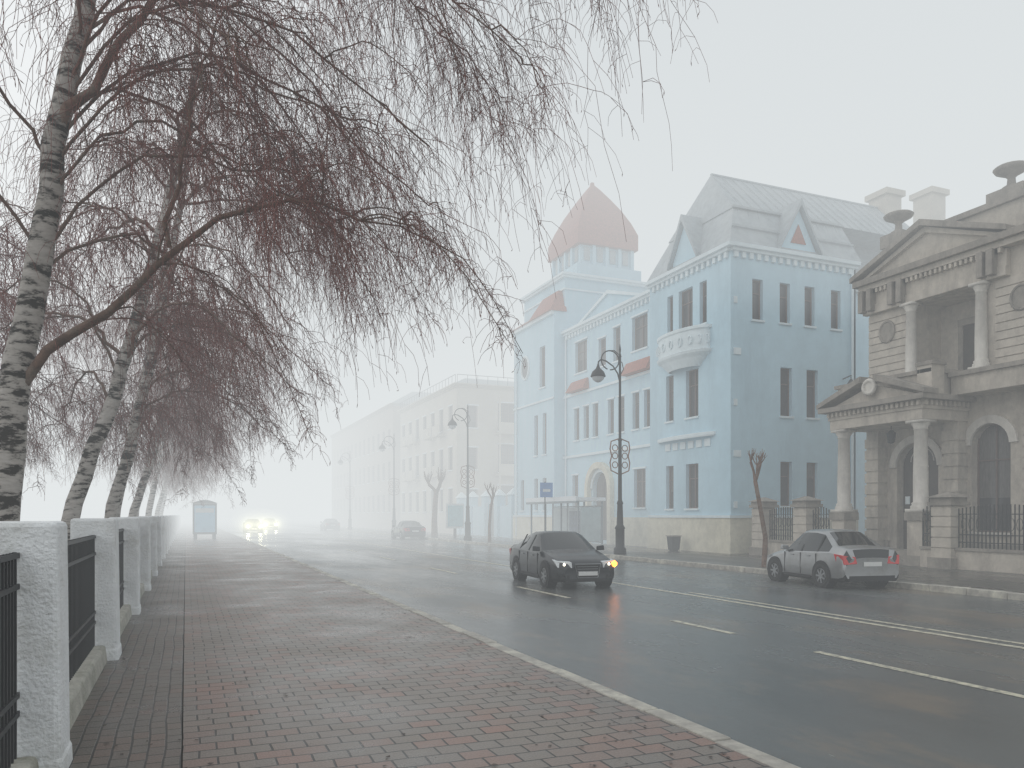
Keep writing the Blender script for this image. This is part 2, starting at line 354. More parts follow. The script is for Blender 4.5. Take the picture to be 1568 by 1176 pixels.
tr.ob(FL,0,6.8,.005,.09,9.6,9.72); tr.ob(FL,0,6.8,.005,.2,15.2,15.42)
tr.ob(FM,0,11.6,.003,.1,9.6,9.75); tr.ob(FM,0,11.6,.003,.14,5.6,5.75)
for F,W in ((FR,6.6),(FS,7.4),(FM,11.6)):
    e=.0 if F is FM else .001
    tr.ob(F,0,W,.004,.18+e,ZT-.28,ZT-.14); tr.ob(F,-.3 if F is FR else 0,W,.004,.32+e,ZT-.14,ZT+.03)
    n=int(W/.42)
    for k in range(n): tr.ob(F,.15+k*.42,.15+k*.42+.2,.004,.12,ZT-.55,ZT-.28)
for k in range(6): tr.ob(FR,1.45+k*.65,1.45+k*.65+.42,.003,.05,5.1,5.45)
for k in range(5): tr.ob(FS,.15,.35+(.2 if k%2 else 0),.003,.04,2.2+k*2.3,2.5+k*2.3)
bb=B('balcony',M_bluetrim)
a0,a1=math.pi/2,math.pi*1.5
bb.lathe(22.5,32.05,[(1.2,8.95),(1.75,9.35),(2.05,9.5),(2.12,9.62),(1.98,9.66),(1.98,10.55),(2.1,10.6),(2.1,10.74),(1.9,10.74)],18,a0,a1,.42,1)
for k in range(9):
    t=a0+(k+.5)*math.pi/9
    cx,cy=22.5+2.0*.42*math.cos(t),32.05+2.0*math.sin(t)
    bb.tube([(cx-.02+.0*q,cy+.14*math.cos(q),10.1+.2*math.sin(q)) for q in [2*math.pi*w/10 for w in range(11)]],.035,5)
bb.lathe(22.5,32.05,[(2.3,5.55),(2.38,5.62),(2.38,5.74),(2.2,5.76)],18,a0,a1,.16,1)
w=B('walls',M_blue)
w.box(29.9,40,30.2,46,.15,13.2)
w.box(22.52,29.88,35.18,35.2,.15,ZT)
w.box(23.3,29.9,46.82,53.58,14.02,17.7)
w.box(22.52,29.9,46.81,53.6,14.8,15.42)
w.box(29.8,29.9,28.6,36,ZP,ZT); w.box(29.8,29.9,46.8,53.6,.1,17.7)
w.box(22.5,29.9,53.58,53.62,.1,15.4)
w.box(23.32,30,35.2,46.8,13.9,14.0)
tr.box(23.1,30.1,46.62,53.8,17.7,17.85); tr.box(23.0,30.2,46.52,53.9,17.85,18.0)
tr.box(23.2,29.95,46.72,53.7,16.9,17.0)
w.prism(FM,[(2.0,14.04),(9.6,14.04),(5.8,15.2)],-.02,-.4)
tr.prism(FM,[(1.7,14.04),(2.2,14.04),(5.8,15.1),(5.8,15.32)],.1,-.4); tr.prism(FM,[(9.9,14.04),(9.4,14.04),(5.8,15.1),(5.8,15.32)],.101,-.4)
tw=B('tower_drum',M_blue)
cx,cy=26.7,49.3
tw.box(cx-2.5,cx+2.5,cy-2.5,cy+2.5,18.0,18.8); tw.box(cx-2.0,cx+2.0,cy-2.0,cy+2.0,18.8,20.7)
td=B('tower_openings',M_roofg)
for k in range(4):
    o=-1.5+k*1.0
    td.box(cx+o-.22,cx+o+.22,cy-2.06,cy-2.0,19.2,20.1); td.box(cx-2.06,cx-2.0,cy+o-.22,cy+o+.22,19.2,20.1)
    tw.box(cx+o+.36,cx+o+.6,cy-2.2,cy-2.0,18.8,20.7); tw.box(cx-2.2,cx-2.0,cy+o+.36,cy+o+.6,18.8,20.7)
tt=B('tower_roof',M_roofr)
lv=[(2.35,20.25),(2.35,21.3),(2.0,22.2),(1.5,23.2),(.95,24.1),(.42,24.9),(.12,25.3),(.1,25.5)]
for i in range(len(lv)-1):
    (r0,z0),(r1,z1)=lv[i],lv[i+1]
    tt.frust(cx-r0,cx+r0,cy-r0,cy+r0,z0,cx-r1,cx+r1,cy-r1,cy+r1,z1)
tt.hexa([FL(-.1,.35,15.42),FL(3.4,.35,15.42),FL(3.4,-.9,15.42),FL(-.1,-.9,15.42),FL(.4,-.5,16.9),FL(2.9,-.5,16.9),FL(2.9,-.9,16.9),FL(.4,-.9,16.9)])
tt.hexa([FL(3.42,.3,15.42),FL(6.9,.3,15.42),FL(6.9,-.9,15.42),FL(3.42,-.9,15.42),FL(3.42,-.7,16.1),FL(6.9,-.7,16.1),FL(6.9,-.88,16.1),FL(3.42,-.88,16.1)])
for u0,u1 in ((.9,3.7),(8.2,10.6)):
    tt.hexa([FM(u0,.5,9.8),FM(u1,.5,9.8),FM(u1,.002,9.8),FM(u0,.002,9.8),FM(u0+.1,.1,10.5),FM(u1-.1,.1,10.5),FM(u1-.1,.002,10.5),FM(u0+.1,.002,10.5)])
rg=B('mansard_roof',M_roofg)
rg.frust(22.35,30.2,28.45,35.4,ZT+.035,23.35,29.9,29.5,34.6,16.1)
rg.hexa([(23.3,29.45,16.1),(36,29.45,16.1),(36,34.7,16.1),(23.3,34.7,16.1),(24.0,32.0,18.7),(36,32.0,18.7),(36,32.06,18.7),(24.0,32.06,18.7)])
rg.hexa([(29.9,29.9,13.2),(40.2,29.9,13.2),(40.2,46,13.2),(29.9,46,13.2),(30.4,31.5,16.2),(39.8,31.5,16.2),(39.8,45,16.2),(30.4,45,16.2)])
sm=B('roof_seams',M_roofg)
for k in range(11):
    x=23.0+k*.66; x2=23.6+k*.58
    sm.tube([(x,28.62,ZT+.1),(x2,29.5,16.1)],.035,4)
for k in range(20):
    x=24.0+k*.6; sm.tube([(x,29.45,16.12),(x,32.0,18.72)],.03,4)
for k in range(9):
    y=29+k*.72; sm.tube([(22.5,y,ZT+.1),(23.38,29.6+k*.6,16.1)],.035,4)
sm.box(23.2,29.9,29.36,29.44,16.08,16.18); sm.box(24,36,31.97,32.09,18.7,18.78)
sm.box(22.75,30,28.8,28.86,14.95,15.05)
dw=B('dormers',M_blue)
dw.prism(FS,[(2.7,ZT),(4.9,ZT),(4.9,14.15),(3.8,16.2),(2.7,14.15)],.05,-1.6)
dr=B('dormer_roofs',M_roofg)
for s in (-1,1):
    dr.prism(FS,[(3.8+s*1.3,13.95),(3.8+s*1.3,14.1),(3.8,16.55),(3.8,16.25)],.3+.002*s,-1.8)
B('dormer_window',M_roofr).prism(FS,[(3.35,14.5),(4.25,14.5),(3.8,15.4)],.06,.09)
dw.prism(FR,[(2.4,ZT),(4.4,ZT),(4.4,14.4),(3.4,16.1),(2.4,14.4)],.06,-1.2)
for s in (-1,1): dr.prism(FR,[(3.4+s*1.2,14.1),(3.4+s*1.2,14.3),(3.4,16.5),(3.4,16.2)],.3+.002*s,-1.4)
ch=B('chimneys',M_cream)
for x,zt in ((35.6,19.6),(39,20.2)):
    ch.box(x-.55,x+.55,31.4,32.6,15,zt-.3); ch.box(x-.7,x+.7,31.25,32.75,zt-.3,zt)
dp=B('downpipes',M_bluetrim)
for x,y in ((23.2,35.5),(23.2,46.5),(29.6,28.5),(22.4,53.0)):
    dp.tube([(x,y,.3),(x,y,13.6),(x+.1,y,13.9)],.06,8)
wl=B('wall_lamps',M_iron)
wl.tube([FS(6.6,0,8.4),FS(6.6,.5,8.5),FS(6.6,.5,8.3)],.03,5); wl.lathe(29.1,28.1,[(.02,8.35),(.2,8.1),(.22,8.05)],8)
B.done()

# ---------------------------------------------------------------- far buildings
B=Parts('cream_apartment_house')
F1=frame(22.5,67,0,1,-1,0); F2=frame(22.5,67,1,0,0,-1)
ops=[]
for k in range(7):
    for z in (2.2,6.0,9.8): ops.append((1.2+k*2.8,2.4+k*2.8,z,z+2.1,'w'))
facade(B,F1,20,.15,13.4,ops,'walls',M_cream,.2,trim=M_bluetrim)
ops=[]
for z in (2.2,6.0,9.8): ops+=[(1.0,2.0,z,z+2.0,'w'),(4.0,6.4,z-.2,z+2.4,'w'),(8.6,9.8,z,z+2.1,'w')]
facade(B,F2,13,.15,13.4,ops,'walls',M_cream,.5,trim=M_bluetrim)
t=B('cornice',M_cream); cornice(t,F1,20,13.4,ext=1); cornice(t,F2,13,13.4)
B('roof',M_roofg).frust(22.3,36,66.8,87.2,13.74,24,34,69,85,14.6)
t=B('balconies',M_cream)
for z in (5.6,9.4):
    t.ob(F2,3.7,6.7,.0,1.0,z-.15,z); t.ob(F2,3.7,6.7,.92,1.0,z,z+.9)
    for u in (3.2,6.2,12,15): t.ob(F1,u+.0,u+1.9,0,.8,z-.12,z+.0); 
    for u in (3.2,6.2,12,15): t.ob(F1,u+.0,u+1.9,.74,.8,z,z+.9)
for u in (3.75,6.5): t.ob(F2,u,u+.15,.8,.95,.15,12.6)
rr=B('roof_railing',M_iron)
for k in range(21): rr.ob(F1,k*.98,k*.98+.03,0.1,.13,13.74,14.5)
rr.ob(F1,0,20,.1,.13,14.5,14.54); rr.ob(F2,0,13,.1,.13,14.5,14.54)
for k in range(14): rr.ob(F2,k*.98,k*.98+.03,0.1,.13,13.74,14.5)
B.done()
B=Parts('brown_apartment_house')
F1=frame(22.0,88.5,0,1,-1,0); F2=frame(22.0,88.5,1,0,0,-1)
ops=[]
for k in range(14):
    for z in (2.2,6.0,9.8): ops.append((1.2+k*2.8,2.4+k*2.8,z,z+2.1,'w'))
facade(B,F1,41,.15,14.4,ops,'walls',M_brown,.2); facade(B,F2,12,.15,14.4,[],'walls',M_brown)
cornice(B('cornice',M_brown),F1,41,14.4)
B('roof',M_roofg).frust(21.8,36,88.3,129,14.74,25,33,91,126,16.6)
B.done()
B=Parts('courtyard_wall')
t=B('wall',M_blue); t.box(22.6,22.9,54,57.0,.1,2.6); t.box(22.6,22.9,60,66.8,.1,2.6)
for y in (54.3,57.2,60,63.4,66.4): t.box(22.4,23.1,y-.35,y+.35,.1,3.4)
c=B('caps',M_bluetrim)
for y in (54.3,57.2,60,63.4,66.4): c.frust(22.3,23.2,y-.45,y+.45,3.4,22.7,22.8,y-.05,y+.05,3.9)
g=B('gate',M_iron)
for k in range(12): g.box(22.73,22.77,57.6+k*.19,57.63+k*.19,.2,2.8)
B.done()

# ---------------------------------------------------------------- stone building
B=Parts('classical_stone_building')
XF=25.2
FF=frame(XF,9.0,0,1,-1,0)
ops=[(8.6,10.0,1.3,5.0,'wa'),(11.3,13.1,.5,4.6,'da'),(5.0,6.4,1.3,5.0,'wa'),(1.4,2.8,1.3,5.0,'wa')]
facade(B,FF,14.4,.15,6.3,ops,'walls',M_stone,.35,trim=M_col,trimw=.14)
facade(B,FF,9.3,6.3,11.0,[(1.6,2.8,7.4,10.0,'w'),(5.2,6.4,7.4,10.0,'w')],'walls',M_stone,.3,trim=M_col)
w=B('walls',M_stone)
for a,c in ((9.3,9.45),(12.4,14.4)): w.ob(FF,a,c,-.3,0,6.3,9.8)
w.ob(FF,9.3,14.4,-.3,0,9.8,11.0)
w.ob(FF,9.45,12.4,-1.6,-1.5,6.3,9.8); w.ob(FF,9.3,9.45,-1.6,-.3,6.3,9.8); w.ob(FF,12.4,12.55,-1.6,-.3,6.3,9.8); w.ob(FF,9.3,12.55,-1.6,-.0,6.2,6.3)
w.ob(FF,9.5,12.4,-1.6,-.3,9.82,9.9)
B('loggia_door',M_dark).ob(FF,10.3,11.4,-1.5,-1.44,6.3,8.9)
B('loggia_door_frame',M_stoned).ob(FF,10.1,10.3,-1.5,-1.4,6.3,9.1); B('loggia_door_frame',M_stoned).ob(FF,11.4,11.6,-1.5,-1.4,6.3,9.1); B('loggia_door_frame',M_stoned).ob(FF,10.1,11.6,-1.5,-1.38,8.9,9.15)
w.box(XF+.01,XF+14,23.38,23.4,.1,11.0); w.box(XF+1.7,XF+14,9,23.37,10.6,11.0)
rs=B('rustication',M_stone)
for k in range(11):
    z=6.6+k*.29
    rs.ob(FF,12.62,14.38,.002,.05,z,z+.25); rs.ob(FF,6.9,9.1,.002,.05,z,z+.25)
    rs.box(XF+.0,XF+6,23.402,23.44,z,z+.25)
for k in range(13):
    z=.9+k*.36
    rs.ob(FF,13.7,14.38,.002,.05,z,z+.31); rs.ob(FF,6.7,8.2,.002,.05,z,z+.31)
md=B('medallions',M_stoned,True)
for uu in (13.5,8.2):
    md.prism(FF,[(uu+.3*math.cos(t),9.0+.36*math.sin(t)) for t in [2*math.pi*k/16 for k in range(16)]],.051,.075)
    md.tube([FF(uu+.34*math.cos(t),.07,9.0+.40*math.sin(t)) for t in [2*math.pi*k/20 for k in range(21)]],.05,6)
tr=B('entablature',M_stone); td=B('dark_cornices',M_stoned)
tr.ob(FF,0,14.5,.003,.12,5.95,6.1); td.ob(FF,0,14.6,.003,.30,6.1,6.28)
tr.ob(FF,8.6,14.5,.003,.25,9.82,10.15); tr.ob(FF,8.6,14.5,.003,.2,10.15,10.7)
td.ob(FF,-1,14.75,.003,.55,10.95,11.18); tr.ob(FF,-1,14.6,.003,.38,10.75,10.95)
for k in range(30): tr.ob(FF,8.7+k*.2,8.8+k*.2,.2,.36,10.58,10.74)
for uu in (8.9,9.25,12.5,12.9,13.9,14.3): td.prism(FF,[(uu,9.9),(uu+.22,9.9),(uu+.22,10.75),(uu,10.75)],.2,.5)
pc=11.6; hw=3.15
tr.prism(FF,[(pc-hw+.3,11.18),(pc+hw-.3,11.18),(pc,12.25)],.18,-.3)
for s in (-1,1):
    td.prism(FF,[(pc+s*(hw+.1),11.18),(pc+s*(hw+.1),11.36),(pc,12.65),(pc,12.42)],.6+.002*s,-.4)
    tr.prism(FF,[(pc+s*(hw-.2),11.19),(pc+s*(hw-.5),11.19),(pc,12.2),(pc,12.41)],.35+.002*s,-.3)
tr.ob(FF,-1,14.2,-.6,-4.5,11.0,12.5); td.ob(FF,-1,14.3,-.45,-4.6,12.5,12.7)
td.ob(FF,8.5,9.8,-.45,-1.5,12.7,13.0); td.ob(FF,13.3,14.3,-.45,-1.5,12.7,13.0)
ur=B('roof_urns',M_stoned,True)
for Y in (18.2,22.8):
    ur.lathe(XF+.9,Y,[(.28,12.98),(.3,13.1),(.14,13.2),(.12,13.42),(.2,13.5),(.5,13.66),(.56,13.76),(.48,13.82),(.2,13.86),(.1,13.94),(.02,13.97)],18)
def column(b,x,y,z0,z1,r,base=True):
    h=z1-z0
    b.lathe(x,y,[(r*1.35,z0),(r*1.35,z0+.1),(r*1.15,z0+.13),(r*1.22,z0+.2),(r,z0+.24),(r*1.0,z0+h*.35),(r*.86,z1-.34),(r*1.0,z1-.32),(r*.9,z1-.28),(r*1.3,z1-.12),(r*1.3,z1-.1)],20)
    b.box(x-r*1.4,x+r*1.4,y-r*1.4,y+r*1.4,z1-.1,z1)
    b.box(x-r*1.45,x+r*1.45,y-r*1.45,y+r*1.45,z0-.12,z0)
cb=B('columns',M_col,True)
for Y in (18.55,21.35): column(cb,XF-.12,Y,6.95,9.81,.2)
for Y in (19.45,22.85):
    column(cb,23.3,Y,2.1,5.15,.24)
    td.box(22.92,23.68,Y-.38,Y+.38,.15,.5); tr.box(23.0,23.6,Y-.3,Y+.3,.5,1.7); td.box(22.93,23.67,Y-.37,Y+.37,1.7,1.98)
    tr.box(24.75,XF-.002,Y-.28,Y+.28,.15,5.15)
    for k in range(9): rs.box(24.7,XF-.003,Y-.32,Y+.32,.9+k*.45,1.25+k*.45)
tr.box(22.95,25.19,19.1,23.2,5.15,5.5); tr.box(22.9,25.19,19.05,23.25,5.5,5.8)
for k in range(20): tr.box(22.78,22.9,19.1+k*.21,19.2+k*.21,5.62,5.78)
for k in range(10): tr.box(22.95+k*.22,23.05+k*.22,18.94,19.05,5.62,5.78)
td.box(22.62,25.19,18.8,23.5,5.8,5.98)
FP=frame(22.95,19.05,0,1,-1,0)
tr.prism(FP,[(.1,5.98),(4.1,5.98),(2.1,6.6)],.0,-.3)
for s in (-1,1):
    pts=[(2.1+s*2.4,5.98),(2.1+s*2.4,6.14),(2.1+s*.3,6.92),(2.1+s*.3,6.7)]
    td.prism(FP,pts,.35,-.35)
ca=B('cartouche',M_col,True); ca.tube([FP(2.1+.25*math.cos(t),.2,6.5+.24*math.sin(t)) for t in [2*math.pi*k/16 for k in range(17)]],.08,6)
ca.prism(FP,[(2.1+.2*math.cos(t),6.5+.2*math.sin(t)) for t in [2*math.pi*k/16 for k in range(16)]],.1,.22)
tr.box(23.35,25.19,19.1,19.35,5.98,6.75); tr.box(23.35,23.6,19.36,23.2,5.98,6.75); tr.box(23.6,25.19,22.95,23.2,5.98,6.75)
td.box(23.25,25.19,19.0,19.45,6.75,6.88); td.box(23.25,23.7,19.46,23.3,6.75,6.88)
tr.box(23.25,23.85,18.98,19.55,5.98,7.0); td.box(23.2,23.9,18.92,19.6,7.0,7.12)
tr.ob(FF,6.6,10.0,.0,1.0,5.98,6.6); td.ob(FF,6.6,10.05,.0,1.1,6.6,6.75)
st=B('steps',M_stoned)
for k in range(3): st.box(23.1+k*.35,25.2,19.85,22.45,.15+k*.15-.02,.15+(k+1)*.15)
dg=B('door_grille',M_col)
dg.tube([FF(12.2+.5*math.cos(t),-.28,3.9+.5*math.sin(t)) for t in [math.pi*k/10 for k in range(11)]],.02,5)
dg.tube([FF(12.2+.25*math.cos(t),-.28,3.7+.25*math.sin(t)) for t in [2*math.pi*k/12 for k in range(13)]],.02,5)
lt=B('lantern',M_iron); lt.tube([FF(12.2,1.3,5.2),FF(12.2,1.3,4.95)],.015,4); lt.lathe(XF-1.3,21.2,[(.05,5.0),(.16,4.9),(.12,4.55),(.03,4.5)],6)
sg=B('notice_plates',mat('yellow_plate',(.75,.62,.08),.5,.05))
sg.ob(FF,12.75,12.95,-.3,-.27,1.75,2.0)
sg2=B('white_plates',M_bluetrim); sg2.ob(FF,12.75,12.95,-.3,-.27,2.3,2.6); 
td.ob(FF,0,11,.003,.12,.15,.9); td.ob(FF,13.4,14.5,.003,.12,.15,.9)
B.done()

B=Parts('stone_pillar_fence')
pi=B('pillars',M_stone); cp=B('caps',M_stoned); fe=B('railings',M_iron); bs=B('base_wall',M_stone)
def pillar(y,x=23.0,w=.36,h=2.3):
    cp.box(x-w-.08,x+w+.08,y-w-.08,y+w+.08,.1,.5)
    for k in range(5): pi.box(x-w,x+w,y-w,y+w,.5+k*.34,.8+k*.34)
    pi.box(x-w+.04,x+w-.04,y-w+.04,y+w-.04,.4,h)
    cp.box(x-w-.08,x+w+.08,y-w-.08,y+w+.08,h-.1,h+.02); cp.box(x-w-.02,x+w+.02,y-w-.02,y+w+.02,h+.02,h+.16); cp.frust(x-w-.12,x+w+.12,y-w-.12,y+w+.12,h+.16,x-.05,x+.05,y-.05,y+.05,h+.34)
for y in (27.0,24.5,18.15,14.5,11): pillar(y)
def rail(y0,y1):
    bs.box(22.85,23.15,y0,y1,.1,.75); cp.box(22.8,23.2,y0,y1,.75,.84)
    n=int((y1-y0)/.13)
    for k in range(n+1):
        y=y0+(y1-y0)*k/n; fe.box(22.985,23.015,y-.014,y+.014,.84,2.1+.12*math.sin(math.pi*k/n*1))
    for z in (1.0,1.25,1.9): fe.box(22.98,23.02,y0,y1,z,z+.03)
    for k in range(n//2):
        yc=y0+.13+k*.26; fe.tube([(23,yc+.1*math.cos(t),1.6+.2*math.sin(t)) for t in [2*math.pi*q/8 for q in range(9)]],.012,4)
rail(24.87,26.63); rail(23.3,24.13); rail(14.87,17.78); rail(18.52,19.1); rail(11.3,14.1)
B.done()

# ---------------------------------------------------------------- street lamps
def lamp(x,y):
    B=Parts('street_lamp',(x,y,.15))
    p=B('pole',M_iron,True)
    p.lathe(0,0,[(.28,0),(.28,.25),(.2,.32),(.2,1.1),(.24,1.15),(.15,1.3),(.12,2.2),(.15,2.25),(.09,2.4),(.075,5),(.1,5.05),(.06,5.15),(.05,8.7),(.07,8.75),(.03,8.9),(.05,9.05),(.01,9.3)],14)
    a=B('arm',M_iron)
    pts=[]
    for k in range(26):
        t=k/25; an=-.5*math.pi+2*math.pi*t*.95
        r=.42
        pts.append((-.5+r*math.cos(an)*1.05,0,8.55+r*math.sin(an)))
    a.tube(pts,.028,6)
    a.tube([(0,0,7.6),(-.12,0,8.0),(-.35,0,8.3),(-.7,0,8.5),(-.95,0,8.55),(-1.08,0,8.45),(-1.1,0,8.3)],.032,6)
    a.tube([(0,0,8.8),(-.3,0,9.0),(-.6,0,8.97)],.02,5)
    a.tube([(0,0,7.9),(.18,0,8.2),(.1,0,8.5),(0,0,8.55)],.02,5)
    l=B('lantern',M_iron,True); l.lathe(-1.1,0,[(.03,8.35),(.06,8.25),(.1,8.15),(.26,8.0),(.33,7.82),(.33,7.78)],14)
    g=B('lantern_glass',M_framew,True); g.lathe(-1.1,0,[(.27,7.78),(.24,7.66),(.12,7.56),(.02,7.53)],12)
    f=B('ornamental_frame',M_rust)
    z0,z1=3.55,5.1
    for s in (-1,1):
        f.tube([(s*.08,0,z0),(s*.45,0,z0+.15),(s*.5,0,z0+.5),(s*.42,0,z0+.8),(s*.5,0,z1-.45),(s*.45,0,z1-.12),(s*.08,0,z1)],.03,5)
        for zz in (z0+.4,z0+.8,z1-.4):
            f.tube([(s*.25+.14*math.cos(t),0,zz+.14*math.sin(t)) for t in [2*math.pi*q/10 for q in range(11)]],.022,5)
    B.done()
lamp(17.75,30.2); lamp(17.75,50.5); lamp(17.75,71); lamp(17.75,92)

# ---------------------------------------------------------------- bus stop
B=Parts('bus_shelter')
f=B('frame',mat('shelter_metal',(.25,.29,.31),.4,.1)); g=B('glass_panels',mat('shelter_glass',(.42,.50,.52),.15,.1,2)); r=B('roof',mat('shelter_roof',(.75,.78,.8),.4,.05))
r.box(18.6,20.3,36,42.2,2.62,2.80); f.box(18.5,18.6,35.9,42.3,2.5,2.62); r.box(18.5,18.6,35.9,42.3,2.62,2.86)
for y in (36.1,38.1,40.1,42.05):
    f.box(20.1,20.18,y-.04,y+.04,.15,2.6); f.box(18.7,18.78,y-.04,y+.04,.15,2.6)
for y0,y1 in ((36.2,38.0),(38.2,40.0),(40.2,41.95)): g.box(20.12,20.14,y0,y1,.5,2.3)
f.box(20.1,20.18,36.1,42,2.32,2.38); f.box(20.1,20.18,36.1,42,.42,.48)
g.box(18.85,20.05,36.08,36.1,.5,2.3)
B('bench_seat',M_dark).box(19.5,19.95,37,41,.58,.64)
for y in (37.2,40.8): f.box(19.7,19.76,y-.03,y+.03,.15,.58)
B('timetable_poster',mat('poster_dark',(.15,.2,.26),.4,.3,4)).box(20.08,20.098,38.4,39.8,.9,2.1)
B.done()
M_sign=mat('blue_sign',(.02,.16,.42),.4,.05)
B=Parts('bus_stop_sign')
B('pole',M_iron).tube([(18.1,38.8,.15),(18.1,38.8,3.7)],.035,8)
B('plate',M_sign).box(17.8,18.55,38.76,38.79,2.85,3.65); B('plate_stripe',M_framew).box(17.95,18.4,38.75,38.757,3.15,3.3)
B.done()
B=Parts('litter_bin')
B('body',M_iron,False,.02).frust(21.6,22.0,31.8,32.2,.2,21.55,22.05,31.75,32.25,.85); B('feet',M_iron).box(21.65,21.95,31.85,32.15,.15,.2); B('rim',M_stoned).box(21.52,22.08,31.72,32.28,.85,.9)
B.done()
B=Parts('advertising_display',(1.25,60,.15))
fr=B('case',mat('case_grey',(.10,.12,.13),.5,.1),False,.03)
fr.box(-.8,.8,-.12,.12,.35,2.55)
fr.prism(frame(0,0,1,0,0,-1),[(-.86+1.72*k/10,2.56+.24*math.sin(math.pi*k/10)) for k in range(11)],.16,-.16)
fr.box(-.75,-.5,-.08,.08,-.0,.35); fr.box(.5,.75,-.08,.08,-.0,.35)
B('poster',mat('poster_blue',(.25,.50,.68),.3,.15,2)).box(-.68,.68,-.135,-.122,.5,2.4)
B('poster_band',M_framew).box(-.6,.6,-.142,-.1355,1.9,2.2)
B.done()
B=Parts('city_information_board',(19,57,.15))
B('case',M_framew).box(-.7,.7,-.1,.1,.7,2.6); B('poster',mat('poster_teal',(.2,.4,.45),.4,.2,2)).box(-.6,.6,-.12,-.101,.85,2.45); B('legs',M_iron).box(-.1,.1,-.05,.05,0,.7)
B.done()

